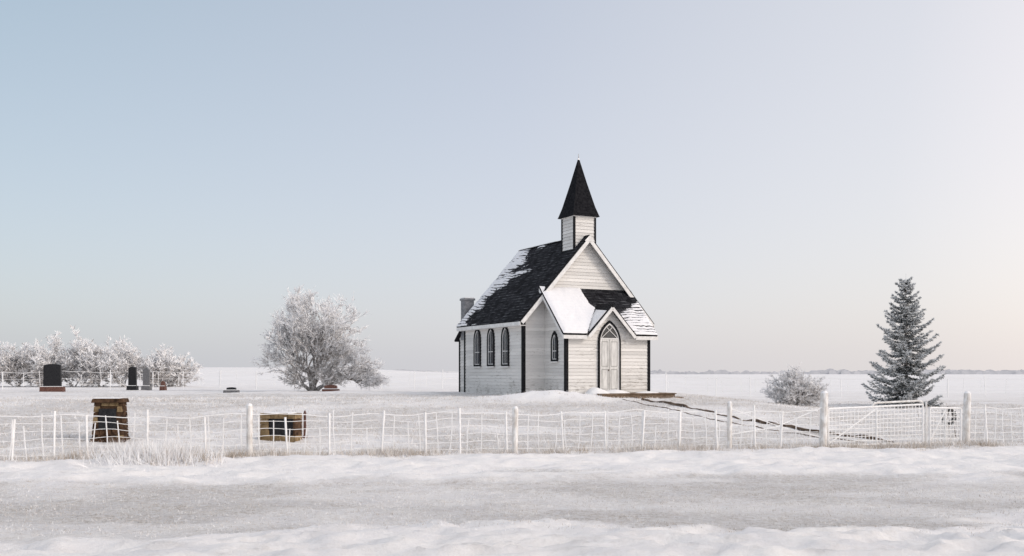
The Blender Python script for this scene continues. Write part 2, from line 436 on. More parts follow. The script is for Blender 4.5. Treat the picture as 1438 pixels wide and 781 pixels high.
for sg in (-1,):
    pts=[(pc+sg*(ghw-.02),gy+.05,pze+.03),(pc+sg*.30,gy+.03,grz-.30*GS+.05),(pc+sg*.2,yb-.3,grz-.2*GS+.04),(pc+sg*.45,yb-.5,grz-.45*GS+.06)]
    gs.slab(pts,.05,M_snow)
gs.obj('porch_gable_snow',CH)
k=MB()
def corner(x,y,z1,sx,sy):
    wv=.11
    xa,xb=sorted((x+sx*.035,x-sx*wv)); ya,yb_=sorted((y+sy*.035,y-sy*wv))
    k.box(xa,xb,min(y+sy*.035,y+sy*.0),max(y+sy*.035,y+sy*.0),-.35,z1,M_black)
    k.box(min(x+sx*.038,x),max(x+sx*.038,x),ya+.002,yb_-.002,-.35,z1-.002,M_black)
corner(0,0,EZ-.02,-1,-1); corner(W_,0,EZ-.02,1,-1); corner(0,L_,EZ-.02,-1,1); corner(W_,L_,EZ-.02,1,1)
corner(PX0,PY,PE-.25,-1,-1); corner(PX1,PY,PE-.25,1,-1); corner(ax0,ay1,2.8,-1,1)
k.obj('corner_boards',CH)
def lancet(w,hs,ht,z0,c,n=7):
    H=ht-hs; cc=(H*H-w*w/4)/w; R=w/2+cc; pts=[(c-w/2,z0),(c+w/2,z0)]
    a1=math.asin(min(1,H/R))
    for i in range(n+1):
        a=a1*i/n; pts.append((c-cc+R*math.cos(a),hs+R*math.sin(a)))
    for i in range(n-1,-1,-1):
        a=a1*i/n; pts.append((c+cc-R*math.cos(a),hs+R*math.sin(a)))
    return pts
def inset(w,hs,ht,z0,c,t): return lancet(w-2*t,hs,ht-t*1.7,z0+t,c)
def ring(mb,mp,O,I,o0,o1,m):
    n=len(O)
    for i in range(n):
        j=(i+1)%n
        mb.poly([mp(*O[i],o1),mp(*O[j],o1),mp(*I[j],o1),mp(*I[i],o1)],m)
        mb.poly([mp(*O[i],o0),mp(*O[j],o0),mp(*O[j],o1),mp(*O[i],o1)],m)
        mb.poly([mp(*I[i],o0),mp(*I[j],o0),mp(*I[j],o1),mp(*I[i],o1)],m)
def window(name,mp,w,z0,hs,ht,c):
    mb=MB(); O=lancet(w,hs,ht,z0,c); I=inset(w,hs,ht,z0,c,.085); I2=inset(w,hs,ht,z0,c,.12)
    ring(mb,mp,O,I,0,.075,M_black); ring(mb,mp,I,I2,.02,.05,M_white)
    mb.poly([mp(*q_,.026) for q_ in I],M_glass)
    def bar(a0,z0_,a1,z1_,t=.014,o=.045):
        d=Vector((a1-a0,z1_-z0_)); d.normalize(); nn=Vector((-d.y,d.x))*t
        mb.poly([mp(a0+nn.x,z0_+nn.y,o),mp(a1+nn.x,z1_+nn.y,o),mp(a1-nn.x,z1_-nn.y,o),mp(a0-nn.x,z0_-nn.y,o)],M_white)
    zm=(z0+hs)/2+.05; bar(c-w/2+.12,zm,c+w/2-.12,zm,.016); bar(c,z0+.12,c,ht-.22,.011,.047)
    mb.poly([mp(c-w/2-.05,z0-.06,.1),mp(c+w/2+.05,z0-.06,.1),mp(c+w/2+.05,z0-.003,.1),mp(c-w/2-.05,z0-.003,.1)],M_white)
    mb.poly([mp(c-w/2-.05,z0-.003,0),mp(c+w/2+.05,z0-.003,0),mp(c+w/2+.05,z0-.003,.1),mp(c-w/2-.05,z0-.003,.1)],M_snow)
    mb.obj(name,CH)
for i,yy in enumerate((1.75,3.32,4.88)):
    window('side_window_%d'%(i+1),mL(0),.78,1.42,2.72,3.36,yy)
    window('far_side_window_%d'%(i+1),mR(W_),.78,1.42,2.72,3.36,yy)
window('porch_window',mL(PX0),.60,1.62,2.45,2.98,-1.02)
window('porch_window_far',mR(PX1),.60,1.62,2.45,2.98,-1.02)
d=MB(); mp=mF(PY); DC=3.32
O=lancet(1.18,2.45,3.46,.2,DC,10); I=lancet(1.02,2.45,3.34,.2,DC,10); I2=lancet(.94,2.45,3.26,.2,DC,10)
ring(d,mp,O,I,0,.09,M_black); ring(d,mp,I,I2,.02,.07,M_white)
d.poly([mp(*q_,.028) for q_ in I],M_glass)
d.poly([mp(DC-.5,.2,.05),mp(DC+.5,.2,.05),mp(DC+.5,2.62,.05),mp(DC-.5,2.62,.05)],M_door)
def fl(a0,z0_,a1,z1_,t,o,m):
    dd=Vector((a1-a0,z1_-z0_)); dd.normalize(); nn=Vector((-dd.y,dd.x))*t
    d.poly([mp(a0+nn.x,z0_+nn.y,o),mp(a1+nn.x,z1_+nn.y,o),mp(a1-nn.x,z1_-nn.y,o),mp(a0-nn.x,z0_-nn.y,o)],m)
fl(DC,.2,DC,2.6,.010,.055,M_seam); fl(DC-.47,2.64,DC+.47,2.64,.03,.065,M_white)
for sg in (-1,1):
    fl(DC+sg*.40,2.68,DC-sg*.14,3.14,.014,.06+.002*sg,M_white)
    for za,zb in ((.38,1.25),(1.4,2.5)):
        xa,xb=sorted((DC+sg*.08,DC+sg*.40))
        for ei,e in enumerate((((xa,za),(xb,za)),((xa,zb),(xb,zb)),((xa,za),(xa,zb)),((xb,za),(xb,zb)))):
            fl(*e[0],*e[1],.009,.056+.002*(ei//2),M_seam)
d.box(DC-.07,DC-.04,PY-.10,PY-.05,1.2,1.26,M_rust)
d.obj('arched_door',CH)
e=MB()
for i in range(8):
    y0=PY-.02-.19*(i+1); e.box(2.0+.03*(i%2),5.95-.04*(i%3),y0,y0+.175,.16,.205,M_wood)
e.box(2.05,5.85,PY-1.5,PY-.05,-.3,.157,M_wood)
for i in range(3): e.box(3.4,5.9-.05*i,PY-1.62-.2*(i+1),PY-1.64-.2*i,.0,.05,M_wood)
e.box(3.45,5.8,PY-2.2,PY-1.6,-.3,-.002,M_wood)
e.obj('porch_deck',CH)
def mound(name,cx,cy,rx_,ry_,h,parent,z0,seed=0):
    mb=MB(); n,mr=28,8; vs=[(cx,cy,z0+h)];fs=[]
    for j in range(1,mr+1):
        rr=j/mr
        for i in range(n):
            a_=2*math.pi*i/n; k_=1+.35*(float(fbm(math.cos(a_)*1.5+seed,math.sin(a_)*1.5,seed))-.5)*2
            x=cx+rx_*rr*k_*math.cos(a_); y=cy+ry_*rr*k_*math.sin(a_)
            vs.append((x,y,z0+h*(1-rr**2)*(.7+.6*float(fbm(x*3,y*3,seed)))-.01*(j==mr)))
    for i in range(n): fs.append((0,1+i,1+(i+1)%n))
    for j in range(mr-1):
        for i in range(n):
            a_=1+j*n+i; b_=1+j*n+(i+1)%n; fs.append((a_,a_+n,b_+n,b_))
    mb.raw(vs,fs,M_snow); return mb.obj(name,parent,True)
mound('deck_snow_1',3.35,PY-.45,.75,.4,.16,CH,.2,3); mound('deck_snow_2',2.3,PY-.6,.6,.6,.3,CH,.15,5)
mound('deck_snow_3',4.8,PY-.9,.6,.3,.08,CH,.2,8)

# ------------------------------------------------------------ footpath
pth=MB()
A=Vector((4.9,40.6)); B=Vector((10.6,28.6)); dirv=(B-A).normalized(); side=Vector((dirv.y,-dirv.x))
n=90; wd=.5
def bend(t_):
    return A+(B-A)*t_+side*(.25*math.sin(t_*3.1)+.05*math.sin(t_*17))
for i in range(n):
    t0,t1=i/n,(i+1)/n; q0=bend(t0);q1=bend(t1)
    for sg,hh in ((1,.012),(-1,.08)):
        f_=lambda t_:hh*(1.9*float(fbm(t_*14,sg*3,4,3))-.25)
        a0=q0+side*sg*wd; a1=q1+side*sg*wd; z0=gz(*a0);z1=gz(*a1); h0=f_(t0)+.005;h1=f_(t1)+.005
        b0=a0-side*sg*.06;b1=a1-side*sg*.06
        pth.poly([(*a0,z0-.1),(*a1,z1-.1),(*a1,z1+h1),(*a0,z0+h0)],M_path)
        pth.poly([(*a0,z0+h0),(*a1,z1+h1),(*b1,z1+h1),(*b0,z0+h0)],M_path)
        pth.poly([(*b0,z0-.1),(*b1,z1-.1),(*b1,z1+h1),(*b0,z0+h0)],M_path)
pth.obj('footpath')

# ------------------------------------------------------------ trees
def grow(mb,base,pts,alpha=.55,rs=.0075,twigs=9,tl=.32,tw=.022,seg=.45,minr=.006,shade=.25,centre=None,jit=.42,k0=.45):
    base=np.array(base,float); d=np.linalg.norm(pts-base,axis=1); pts=pts[np.argsort(d)]
    cap=len(pts)*6+10; P=np.zeros((cap,3)); par=np.full(cap,-1); pl=np.zeros(cap); P[0]=base; n=1
    for p_ in pts:
        dd=np.linalg.norm(P[:n]-p_,axis=1); j=int(np.argmin(dd*1.0+alpha*pl[:n]+ .8*np.maximum(0,P[:n,2]-p_[2])))
        k=max(1,int(dd[j]/seg)); st=P[j].copy(); pj=j
        for i in range(1,k+1):
            q_=st+(p_-st)*i/k
            if i<k: q_=q_+rng.normal(size=3)*.05+np.array([0,0,.10*math.sin(math.pi*i/k)])
            if n>=cap: break
            P[n]=q_; par[n]=pj; pl[n]=pl[pj]+np.linalg.norm(q_-P[pj]); pj=n; n+=1
    cnt=np.ones(n)
    for i in range(n-1,0,-1): cnt[par[i]]+=cnt[i]
    R=np.maximum(minr,rs*cnt**.42)
    for i in range(1,n):
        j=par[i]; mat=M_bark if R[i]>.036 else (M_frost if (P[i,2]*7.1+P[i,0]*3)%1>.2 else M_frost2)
        mb.tube(P[j],P[i],min(R[j],R[i]*1.5),R[i],mat,4 if R[i]<.03 else 6)
    cen=P[:n].mean(0) if centre is None else np.array(centre)
    dist=np.linalg.norm(P[:n]-cen,axis=1); q9=np.quantile(dist,.93)
    idx=np.arange(1,n); keep=(R[1:]<.04)&(rng.random(n-1)<np.clip(k0+.95*(dist[1:]/q9)**1.5,0,1)); idx=idx[keep]
    D0=unit(P[idx]-P[par[idx]])
    Pt=np.repeat(P[idx],twigs,0); Dt=np.repeat(D0,twigs,0)
    out=unit(Pt-cen)
    off=rng.random((len(Pt),1))*.3; Pt=Pt-Dt*off
    Dn=unit(Dt*.7+out*.45+rng.normal(size=Pt.shape)*jit); L=tl*(.4+1.1*rng.random(len(Pt))**1.3)
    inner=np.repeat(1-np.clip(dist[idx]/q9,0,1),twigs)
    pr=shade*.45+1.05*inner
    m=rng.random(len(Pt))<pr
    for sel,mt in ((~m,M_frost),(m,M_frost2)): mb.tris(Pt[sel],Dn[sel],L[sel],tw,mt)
    for kk in range(2):
        P2=Pt+Dn*(L*(.3+.5*rng.random(len(L))))[:,None]; D2=unit(Dn+rng.normal(size=Pt.shape)*.5)
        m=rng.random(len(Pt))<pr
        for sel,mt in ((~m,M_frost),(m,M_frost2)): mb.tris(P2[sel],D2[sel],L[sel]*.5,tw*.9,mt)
def crown(n,c,rad,lobes=7,power=.45,low=-1,bump_=.22):
    ld=unit(rng.normal(size=(lobes,3))); out=[]
    while len(out)<n:
        v=unit(rng.normal(size=(n,3))); r_=rng.random(n)**power
        b_=1+bump_*(np.max(v@ld.T,axis=1)-.75)*2.2
        p_=v*(r_*b_)[:,None]*np.array(rad)+np.array(c)
        out+=list(p_[p_[:,2]>low])
    return np.array(out[:n])
def clumped(n,k,base,c,rad,power,low,sig,bump_=.3,elong=.4):
    C=crown(k,c,rad,9,power,low,bump_); out=[]
    base=np.array(base)
    for i in range(n):
        q=C[rng.integers(k)]; dv=unit(q-base)
        p_=q+rng.normal(size=3)*sig+dv*np.clip(rng.normal(),-2,1.1)*elong
        if p_[2]>low: out.append(p_)
    return np.array(out)
tx,ty=-11.6,58.0; tz=gz(tx,ty); B0=(tx,ty,tz)
tr=MB()
pts=np.vstack([clumped(1250,85,B0,(tx+.1,ty,tz+2.95),(2.65,2.5,2.3),.38,tz+.6,.24,.25),
               crown(260,(tx+.1,ty,tz+2.9),(2.4,2.3,2.2),8,.5,tz+.6,.2),
               clumped(220,14,B0,(tx+2.3,ty-.3,tz+1.6),(1.4,1.4,1.0),.5,tz+.3,.2),
               crown(160,(tx+3.4,ty-.3,tz+.72),(.95,1.0,.45),3,.5,tz+.1),
               clumped(190,12,B0,(tx-1.6,ty,tz+2.2),(1.2,1.3,1.4),.5,tz+.35,.2),
               crown(80,(tx-.9,ty-.6,tz+.8),(1.0,1.2,.7),3,.5,tz+.2),
               crown(100,(tx+1.1,ty-.9,tz+.9),(1.2,1.2,.7),3,.5,tz+.2),
               clumped(130,9,B0,(tx-.3,ty,tz+4.95),(1.5,1.2,.5),.5,tz+.5,.18)])
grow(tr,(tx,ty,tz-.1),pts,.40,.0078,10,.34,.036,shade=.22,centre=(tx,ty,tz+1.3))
tr.obj('frosted_tree')
hb=MB()
for i in range(26):
    row=i%2
    x=-53+i*1.08+random.uniform(-.3,.3); y=76.5+row*2.2+random.uniform(-.5,.5); z=gz(x,y)
    h=3.55+.55*math.sin(i*.8)+random.uniform(-.3,.3)+row*.3
    if x>-29.5: h=max(2.2,3.9-(x+29.5)*.45)
    rr=random.uniform(1.2,1.6)
    pts=np.vstack([clumped(170,18,(x,y,z),(x,y,z+h*.5),(rr,rr,h*.48),.5,z+.1,.24,elong=.25),crown(70,(x,y,z+h*.4),(rr,rr,h*.4),3,.6,z+.1)])
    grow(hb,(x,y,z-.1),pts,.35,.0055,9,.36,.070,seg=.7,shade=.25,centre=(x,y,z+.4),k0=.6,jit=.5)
hb.obj('frosted_shrub_row')
bs=MB(); bx,by=13.1,46; bz=gz(bx,by)
grow(bs,(bx,by,bz-.05),np.vstack([clumped(620,80,(bx,by,bz),(bx,by,bz+.72),(1.3,1.2,.86),.45,bz+.05,.12,.2,.1),crown(250,(bx,by,bz+.7),(1.25,1.2,.85),7,.5,bz+.05,.15),crown(90,(bx+1.0,by,bz+.5),(.6,.7,.5),3,.5,bz+.05)]),.45,.0035,11,.18,.030,seg=.3,shade=.25,centre=(bx,by,bz+.1),k0=.6,jit=.55)
bs.obj('frosted_bush')

# spruce
sp=MB(); sx,sy=18.2,46.; sz=gz(sx,sy); H=6.0
sp.tube((sx,sy,sz-.1),(sx,sy,sz+H*.9),.13,.02,M_bark,8)
SP=[];SD=[];SL=[]
z=.2
while z<H-.12:
    Lz=(1.98*(1-z/H)**.85+.06)*(1.0 if z>.5 else .88)*random.uniform(.85,1.1)
    nb=random.randint(7,9) if z<4.6 else 5; a0=random.random()*6.28
    for b_ in range(nb):
        a_=a0+6.283*b_/nb+random.uniform(-.25,.25); Lb=Lz*random.choice((.6,.8,.95,1.05,1.25))*random.uniform(.92,1.05)
        zz=z+random.uniform(-.09,.09); dx,dy=math.cos(a_),math.sin(a_)
        prev=Vector((sx,sy,sz+zz)); ns=max(3,int(Lb/.13)); up=.5*(z/H)**1.5
        for i in range(1,ns+1):
            t_=i/ns; rr=Lb*t_; dz=-.30*Lb*math.sin(t_*2.2)*(1-z/H*.8)+up*rr*.9+.16*Lb*t_**3
            cur=Vector((sx+dx*rr,sy+dy*rr,max(sz+.05,sz+zz+dz))); D_=(cur-prev).normalized()
            sp.tube(prev,cur,.014*(1-t_)+.006,.014*(1-t_)+.004,M_bark,3)
            SP.append(prev);SD.append(D_);SL.append((cur-prev).length*1.3)
            bl=(.09+.30*Lb*.55*(1-t_*.7))*random.uniform(.7,1.2)
            for sgn in (-1,1):
                sd=Vector((-dy*sgn,dx*sgn,0)); dd=(D_*.75+sd*.8+Vector((0,0,random.uniform(-.35,0)))).normalized()
                SP.append(cur);SD.append(dd);SL.append(bl)
            prev=cur
    z+=.25 if z<3.5 else .20
SP=np.array([tuple(v) for v in SP]);SD=np.array([tuple(v) for v in SD]);SL=np.array(SL)
K=21
Pn=np.repeat(SP,K,0); Dn=np.repeat(SD,K,0); Ln=np.repeat(SL,K)
Pn=Pn+Dn*(Ln*rng.random(len(Ln)))[:,None]
jit_=rng.normal(size=Pn.shape); D2=unit(Dn*.8+unit(jit_)*.75)
rad_=np.hypot(Pn[:,0]-sx,Pn[:,1]-sy)/(1.98*(1-np.clip((Pn[:,2]-sz)/H,0,.98))**.85+.06)
fz=(rng.random(len(Ln))<np.clip(.26+.80*rad_,0,.93)*np.where(D2[:,2]>-.05,1,.62))
sp.tris(Pn[fz]+np.array([0,0,.014]),D2[fz],.095,.036,M_nfrost); sp.tris(Pn[~fz],D2[~fz],.10,.03,M_needle)
sp.tube((sx,sy,sz+H-.25),(sx,sy,sz+H+.12),.015,.006,M_nfrost,4)
sp.obj('spruce_tree')

# ------------------------------------------------------------ fences
def wire_fence(name,p0,p1,spacing=.45,h=1.0,big=(),tposts=2.1,hw=(.12,.3,.48,.66,.84,1.0),r=.010,lean=.03,pr=.06):
    mb=MB(); p0=Vector(p0);p1=Vector(p1); Ln=(p1-p0).length; dv=(p1-p0)/Ln
    def at(t_): return p0+dv*t_
    nst=int(Ln/spacing)
    def wp(t_,hh,seed):
        q_=at(t_); sag=.030*math.sin(t_*1.3+seed)+.022*math.sin(t_*3.7+seed*2)+.07*(float(vn(t_*.5,seed*.5,3))-.5)
        off=.03*math.sin(t_*.9+seed*.3)
        return Vector((q_.x,q_.y+off,gz(q_.x,q_.y)+hh*h+sag*(.4+hh*.6)))
    ts=[i*spacing*.5 for i in range(2*nst+1)]
    for k_,hh in enumerate(hw):
        mb.path([wp(t_,hh,k_*.6) for t_ in ts],r*(1.3 if hh==hw[-1] else .85),M_wire,4)
    t_=0
    while t_<Ln:
        a_=wp(t_,hw[0]-.1,0); b_=wp(t_+random.uniform(-.07,.07),random.choice((1.0,1.0,.98,.84,1.06,.66)),1.0)
        m_=(a_+b_)/2+Vector((random.uniform(-.03,.03),random.uniform(-.02,.02),0))
        mb.tube(a_,m_,r*1.35,r*1.5,M_wire,4); mb.tube(m_,b_,r*1.5,r*1.4,M_wire,4)
        t_+=spacing*random.uniform(.75,1.25)
    t_=tposts*.4
    while t_<Ln:
        q_=at(t_); z_=gz(q_.x,q_.y); hh=h*random.uniform(.95,1.18); lx_=random.uniform(-lean,lean)*2.5
        mb.tube((q_.x,q_.y-.02,z_-.1),(q_.x+lx_,q_.y+random.uniform(-.03,.03),z_+hh),.024,.030,M_wire,5,True)
        t_+=tposts*random.uniform(.6,1.3)
    for t_,hh,rr in big:
        q_=at(t_); z_=gz(q_.x,q_.y); prev=Vector((q_.x,q_.y,z_-.15)); lx_=random.uniform(-.03,.03)
        for i in range(1,6):
            c_=Vector((q_.x+lx_*i/5,q_.y,z_+hh*i/5)); mb.tube(prev,c_,rr*random.uniform(.93,1.05),rr*random.uniform(.93,1.05),M_postw,10,i==5); prev=c_
        mb.tube(prev,prev+Vector((0,0,.05)),rr*.95,rr*.5,M_snow,10,True)
    return mb.obj(name)
fy=lambda x:25.1+.19*x
x0=-24.
tl_=lambda x:(x-x0)*math.hypot(1,.19)
wire_fence('wire_fence',(x0,fy(x0)),(8.3,fy(8.3)),spacing=.36,big=[(tl_(-18.5),1.15,.07),(tl_(-6.3),1.22,.075),(tl_(.07),1.16,.075),(tl_(5.72),1.22,.065)],tposts=1.15)
wire_fence('wire_fence',(12.95,28.4),(30,31.8),spacing=.36,big=[(3.2,1.15,.05),(8,1.15,.06)],tposts=1.7,h=1.05)
wire_fence('wire_fence',(-34,64),(-2,68),spacing=1.2,big=[],tposts=3.,r=.012,h=1.15,hw=(.3,.6,1.))
wire_fence('wire_fence',(9,66),(44,60),spacing=1.2,big=[],tposts=3.,r=.012,h=1.15,hw=(.3,.6,1.))
def gpost(x,y,h,r_):
    mb=MB(); z_=gz(x,y); prev=Vector((x,y,z_-.2))
    for i in range(1,8):
        c_=Vector((x+.006*i,y,z_+h*i/7)); mb.tube(prev,c_,r_*random.uniform(.94,1.04),r_*random.uniform(.94,1.04),M_postw,12,i==7); prev=c_
    mb.tube(prev,prev+Vector((0,0,.06)),r_*.95,r_*.4,M_snow,12,True)
    return mb.obj('gate_post',smooth=False)
g0=(8.35,26.75); g1=(12.95,28.4)
gpost(*g0,1.48,.105); gpost(*g1,1.45,.10)
def gate(name,p0,p1,h0,h1,cols,rows,arch=False,brace=True):
    mb=MB(); p0=Vector(p0);p1=Vector(p1)
    def P(t_,hh): 
        q_=p0.lerp(p1,t_); zb=gz(*p0)*(1-t_)+gz(*p1)*t_+.05; return Vector((q_.x,q_.y,zb+hh*(h0*(1-t_)+h1*t_)))
    R=.027
    for a_,b_ in (((0,0),(1,0)),((0,1),(1,1)),((0,0),(0,1)),((1,0),(1,1)),((.5,0),(.5,1))):
        mb.tube(P(*a_),P(*b_),R,R,M_wire,7,True)
    for i in range(1,cols): 
        w_=random.uniform(-.004,.004); mb.path([P(i/cols,0),P(i/cols+w_,.5),P(i/cols,1)],.0115,M_wire,4)
    for j in range(1,rows): mb.path([P(i/12,j/rows+random.uniform(-.012,.012)) for i in range(13)],.0115,M_wire,4)
    if brace: mb.tube(P(0,.05),P(.5,.95),.018,.018,M_wire,6)
    if arch:
        mb.path([P(.45,1),P(.47,1.09),P(.5,1.1),P(.96,1.1),P(.99,1.07),P(1,1)],.028,M_postw,7)
    return mb.obj(name)
vg=Vector((g1[0]-g0[0],g1[1]-g0[1])).normalized()
G=lambda t_:(g0[0]+vg.x*t_,g0[1]+vg.y*t_)
gate('wire_mesh_gate',G(.18),G(3.35),1.0,1.08,26,9,True)
gate('wire_mesh_gate',G(3.6),G(4.7),.98,.98,9,8,False)
lp=MB(); x,y=G(3.47); z_=gz(x,y); lp.tube((x,y,z_-.1),(x,y,z_+1.2),.03,.03,M_postw,8,True); lp.tube((x,y,z_+.1),(x-.25,y,z_+.95),.015,.015,M_postw,6); lp.obj('latch_post')
bw=MB(); 
bw.path([(5.72,fy(5.72),gz(5.72,26)+.35),(7.0,fy(7.0),gz(7,26)+.55),(8.3,26.7,gz(8.3,26.7)+1.1)],.016,M_wire)
bw.path([(5.72,fy(5.72),gz(5.72,26)+1.05),(7.0,fy(7.0),gz(7,26)+.6),(8.3,26.7,gz(8.3,26.7)+.3)],.014,M_wire)
bw.obj('brace_wire')

# ------------------------------------------------------------ graves
def bevel(o,w_=.02,seg=2):
    m=o.modifiers.new('bevel','BEVEL'); m.width=w_; m.segments=seg; m.limit_method='ANGLE'
cx,cy=-11.05,27.4; E=empty('stone_cairn_monument',(cx,cy,gz(cx,cy)),.12)
mb=MB(); random.seed(3)
z=-.1; 
while z<1.02:
    hh=random.uniform(.11,.17); t_=max(0,z)/1.1; hw_=.42-.06*t_; hd=.30-.04*t_
    mb.box(-hw_+.04,hw_-.04,-hd+.04,hd-.04,z,z+hh,M_stoneb)
    x=-hw_
    while x<hw_-.02:
        ww=min(random.uniform(.14,.26),hw_-x); o=random.uniform(-.015,.02)
        if not (.25<z<.85 and abs(x+ww/2)<.22): mb.box(x+.006,x+ww-.006,-hd-o,-hd+.08,z+.006,z+hh-.006,random.choice((M_stoneb,M_stoneb,M_stoneb,M_stonet)),.012)
        mb.box(x+.006,x+ww-.006,hd-.08,hd+o,z+.006,z+hh-.006,M_stoneb,.012); x+=ww
    y=-hd+.09
    while y<hd-.1:
        ww=min(random.uniform(.12,.22),hd-.09-y)
        for sg in (-1,1):
            a_,b_=sorted((sg*hw_,sg*(hw_-.08))); mb.box(a_,b_,y+.005,y+ww-.005,z+.006,z+hh-.006,M_stoneb,.01)
        y+=ww
    z+=hh
o=mb.obj('stone_courses',E); bevel(o,.015)
mb=MB(); mb.box(-.43,.43,-.33,.33,1.02,1.13,M_stoneb,.03); mb.box(-.40,.30,-.26,.26,1.133,1.150,M_snow,.03); bevel(mb.obj('cap_slab',E),.02)
mb=MB(); mb.box(-.23,.23,-.315,-.25,.3,.86,M_blackg); bevel(mb.obj('plaque',E),.008)
mb=MB(); mb.box(-.47,.47,-.36,.36,-.1,.06,M_stoneb,.03); bevel(mb.obj('base',E),.02)
cx,cy=-6.47,27.9; E=empty('stone_block_monument',(cx,cy,gz(cx,cy)),-.18)
mb=MB(); Wd=.52
x=-Wd
while x<Wd-.01:
    ww=min(random.uniform(.2,.32),Wd-x); mb.box(x+.004,x+ww-.004,-.26,.26,.60,.745+random.uniform(-.012,.012),M_stonet,.008)
    mb.box(x+.004,x+ww-.004,-.26,.26,-.1,.13,M_stonet,.005); x+=ww
z=.13
while z<.59:
    hh=min(.155,.6-z); mb.box(-Wd,-Wd+.24+random.uniform(-.02,.02),-.25,.25,z+.003,z+hh-.003,M_stonet,.006); mb.box(Wd-.07,Wd,-.25,.25,z+.003,z+hh-.003,M_stoneb,.005); z+=hh
bevel(mb.obj('stone_frame',E),.012)
mb=MB(); mb.box(-.29,.46,-.17,.24,.128,.602,M_blackg); mb.obj('inset_panel',E)
mb=MB(); mb.box(-.45,.4,-.2,.2,.74,.765,M_snow,.03); bevel(mb.obj('snow_cap',E),.01)
def headstone(x,y,w_,h,t_,mat,basem,rz=0,arch=.08,bh=.28,bw_=.18,name='headstone'):
    E=empty(name,(x,y,gz(x,y)),rz)
    mb=MB(); pts=[(-w_/2,bh),(w_/2,bh)]
    for i in range(9):
        a_=i/8; pts.append((w_/2*.96-w_*.96*a_,h-arch+arch*math.sin(math.pi*a_)))
    k_=len(pts); vs=[(a_,-t_/2,b_) for a_,b_ in pts]+[(a_,t_/2,b_) for a_,b_ in pts]
    mb.raw(vs,[tuple(range(k_)),tuple(range(2*k_-1,k_-1,-1))]+[(i,k_+i,k_+(i+1)%k_,(i+1)%k_) for i in range(k_)],mat)
    bevel(mb.obj('tablet',E),.015)
    mb=MB(); mb.box(-w_/2-bw_,w_/2+bw_,-t_/2-.12,t_/2+.12,-.15,bh-.002,basem,.02); bevel(mb.obj('plinth',E),.015)
    mb=MB(); mb.box(-w_/2-bw_+.04,w_/2+bw_-.04,-t_/2-.11,-t_/2-.005,bh,bh+.03,M_snow,.01); mb.obj('plinth_snow',E)
headstone(-27.0,58.5,1.0,1.62,.22,M_blackg,M_redg,.1)
headstone(-24.2,63.5,.5,1.5,.2,M_blackg,M_blackg,.0,bw_=.08)
headstone(-23.2,63.2,.42,1.42,.2,M_greyg,M_greyg,.0,.12,bw_=.08)
headstone(-21.9,62.5,.26,.6,.2,M_redg,M_redg,.0,.1,bw_=.05)
headstone(-15.5,55,.5,.30,.25,M_blackg,M_greyg,.0,.03,.14,.16)
headstone(-10.1,55.5,.7,.45,.3,M_redg,M_redg,.0,.05,.22,.12)
mb=MB(); x,y=-5.95,28.6; z_=gz(x,y); mb.box(x-.035,x+.035,y-.03,y+.03,z_-.1,z_+.68,M_redg,.005); mb.tube((x,y,z_+.68),(x,y,z_+.78),.05,.02,M_redg,8,True); mb.box(x-.08,x+.08,y-.07,y+.07,z_-.1,z_+.06,M_redg,.02); mb.obj('grave_marker')
x,y=13.6,31.; z_=gz(x,y); mb=MB()
for i in range(28):
    a_=2*math.pi*i/28; b_=2*math.pi*(i+1)/28
    mb.tube((x+.17*math.cos(a_),y,z_+.62+.22*math.sin(a_)),(x+.17*math.cos(b_),y,z_+.62+.22*math.sin(b_)),.022,.022,M_rust,5)
for q_ in (-.2,.2): mb.tube((x+q_,y-.05,z_-.1),(x+q_*.5,y,z_+.85),.013,.013,M_rust,5)
mb.tube((x,y+.3,z_-.1),(x,y,z_+.85),.013,.013,M_rust,5)
aa=rng.random(620)*6.283; P_=np.stack([x+.17*np.cos(aa),np.full(620,y),z_+.62+.22*np.sin(aa)],-1)
mb.tris(P_[:300],unit(rng.normal(size=(300,3))),.11,.04,M_needle); mb.tris(P_[300:],unit(rng.normal(size=(320,3))),.10,.035,M_frost2)
mb.obj('wreath_stand')

# ------------------------------------------------------------ frosted grass
gr=MB()
def tufts(n,xf,yf_,h,blades,w_=.012,spread=.12,m=M_grass):
    X_=xf(n);Y_=yf_(n,X_); Z_=ground_z(X_,Y_)
    P_=np.stack([X_,Y_,Z_-.01],-1); P_=np.repeat(P_,blades,0); P_[:,:2]+=rng.normal(size=(len(P_),2))*spread
    P_[:,2]=ground_z(P_[:,0],P_[:,1])-.01
    D_=unit(np.array([0,0,1.])+rng.normal(size=P_.shape)*.45); D_[:,2]=np.abs(D_[:,2])
    gr.tris(P_,D_,h*(.4+rng.random(len(P_))),w_,m)
U_=lambda a,b:(lambda n:a+(b-a)*rng.random(n))
fx=lambda n,X_:25.1+.19*X_+rng.normal(size=n)*.25
cxs=rng.uniform(-20,14,70)
clx=lambda n:cxs[rng.integers(0,70,n)]+rng.normal(size=n)*.35
tufts(1500,clx,fx,.19,9); tufts(700,clx,fx,.2,6,m=M_frost); tufts(500,U_(-20,14),fx,.12,6)
tufts(60,lambda n:-8.3+rng.normal(size=n)*.6,lambda n,X_:23.0+rng.normal(size=n)*.3,.42,40,.016,.16,M_frost)
tufts(30,lambda n:-8.5+rng.normal(size=n)*.75,lambda n,X_:23.0+rng.normal(size=n)*.3,.36,34,.014,.16)
tufts(8000,U_(-26,24),lambda n,X_:26+.19*X_+22*rng.random(n)**1.3,.085,5,.014,.12)
tufts(6000,U_(-26,24),lambda n,X_:26+.19*X_+22*rng.random(n)**1.3,.09,5,.014,.12,M_frost)
tufts(6000,U_(-13,13),lambda n,X_:13.4+6*rng.random(n),.035,5,.009,.08)
tufts(5000,U_(-14,14),lambda n,X_:13+9*rng.random(n),.04,5,.010,.08,M_frost)
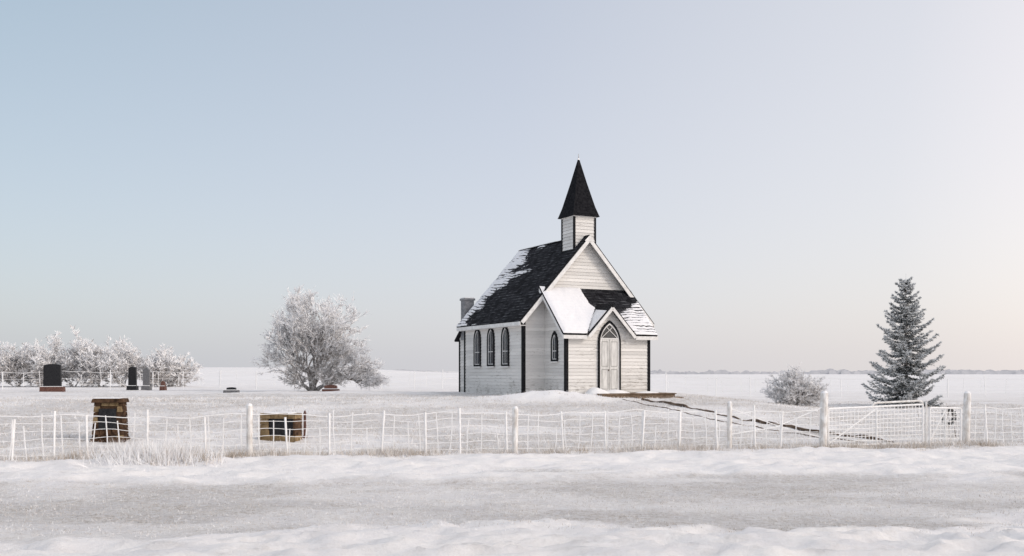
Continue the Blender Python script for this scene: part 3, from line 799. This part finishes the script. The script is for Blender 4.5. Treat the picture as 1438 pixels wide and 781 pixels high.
gr.obj('frosted_grass')

# ------------------------------------------------------------ distant trees
dt=MB()
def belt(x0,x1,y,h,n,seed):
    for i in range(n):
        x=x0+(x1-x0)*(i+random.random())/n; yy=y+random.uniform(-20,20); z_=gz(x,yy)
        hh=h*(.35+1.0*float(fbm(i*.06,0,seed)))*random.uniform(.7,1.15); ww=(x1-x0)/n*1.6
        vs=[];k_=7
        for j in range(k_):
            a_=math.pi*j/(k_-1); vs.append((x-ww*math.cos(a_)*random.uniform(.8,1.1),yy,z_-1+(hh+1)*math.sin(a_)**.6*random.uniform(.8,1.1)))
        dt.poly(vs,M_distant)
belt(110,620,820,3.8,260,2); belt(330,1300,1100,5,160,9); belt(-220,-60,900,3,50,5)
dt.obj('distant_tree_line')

# ------------------------------------------------------------ light
el=math.radians(30); az=math.radians(115)
S=Vector((math.sin(az)*math.cos(el),math.cos(az)*math.cos(el),math.sin(el)))
sun=bpy.data.lights.new('sun','SUN'); sun.energy=1.1; sun.angle=math.radians(12); sun.color=(1,.91,.82)
so=bpy.data.objects.new('sun',sun); scene.collection.objects.link(so); so.rotation_euler=S.to_track_quat('Z','Y').to_euler(); so.location=(40,0,40)
wd_=bpy.data.worlds.new('World'); scene.world=wd_; wd_.use_nodes=True; nt=wd_.node_tree
for n_ in list(nt.nodes): nt.nodes.remove(n_)
out=N(nt,'ShaderNodeOutputWorld'); b1=N(nt,'ShaderNodeBackground'); b2=N(nt,'ShaderNodeBackground'); ad=N(nt,'ShaderNodeAddShader')
sky=N(nt,'ShaderNodeTexSky'); sky.sky_type='NISHITA'; sky.sun_disc=False; sky.sun_elevation=el; sky.sun_rotation=az; sky.dust_density=3; sky.air_density=1
nt.links.new(sky.outputs[0],b1.inputs[0]); b1.inputs[1].default_value=.05
tc=N(nt,'ShaderNodeTexCoord'); sep=N(nt,'ShaderNodeSeparateXYZ'); nt.links.new(tc.outputs['Generated'],sep.inputs[0])
hx=math_(nt,'ADD',math_(nt,'MULTIPLY',sep.outputs['X'],.8),.5)
hc=ramp(nt,hx,[(.0,(.30,.37,.42)),(.14,(.33,.405,.455)),(.5,(.46,.485,.54)),(.78,(.63,.62,.635)),(.93,(.84,.765,.74))])
hz=ramp(nt,hx,[(.0,(.50,.51,.53)),(.14,(.52,.53,.56)),(.5,(.61,.60,.635)),(.78,(.71,.67,.67)),(.93,(.86,.775,.745))])
vz=math_(nt,'MAXIMUM',sep.outputs['Z'],0.)
hc2=mix(nt,ramp(nt,vz,[(0.,1.),(.10,.68),(.36,0.)]),hc,hz)
hc3=mix(nt,ramp(nt,vz,[(.42,0.),(.85,1.)]),hc2,(.76,.76,.79))  # overhead sky, out of view, brightened to add ambient light
nt.links.new(hc3,b2.inputs[0]); b2.inputs[1].default_value=1.0
nt.links.new(b1.outputs[0],ad.inputs[0]); nt.links.new(b2.outputs[0],ad.inputs[1]); nt.links.new(ad.outputs[0],out.inputs[0])

cam=bpy.data.cameras.new('camera'); co=bpy.data.objects.new('camera',cam); scene.collection.objects.link(co)
co.location=(0,0,2.2); co.rotation_euler=(math.radians(90),0,0); cam.lens=35; cam.sensor_width=36; cam.shift_y=.0921
cam.clip_end=12000; cam.clip_start=.1; scene.camera=co
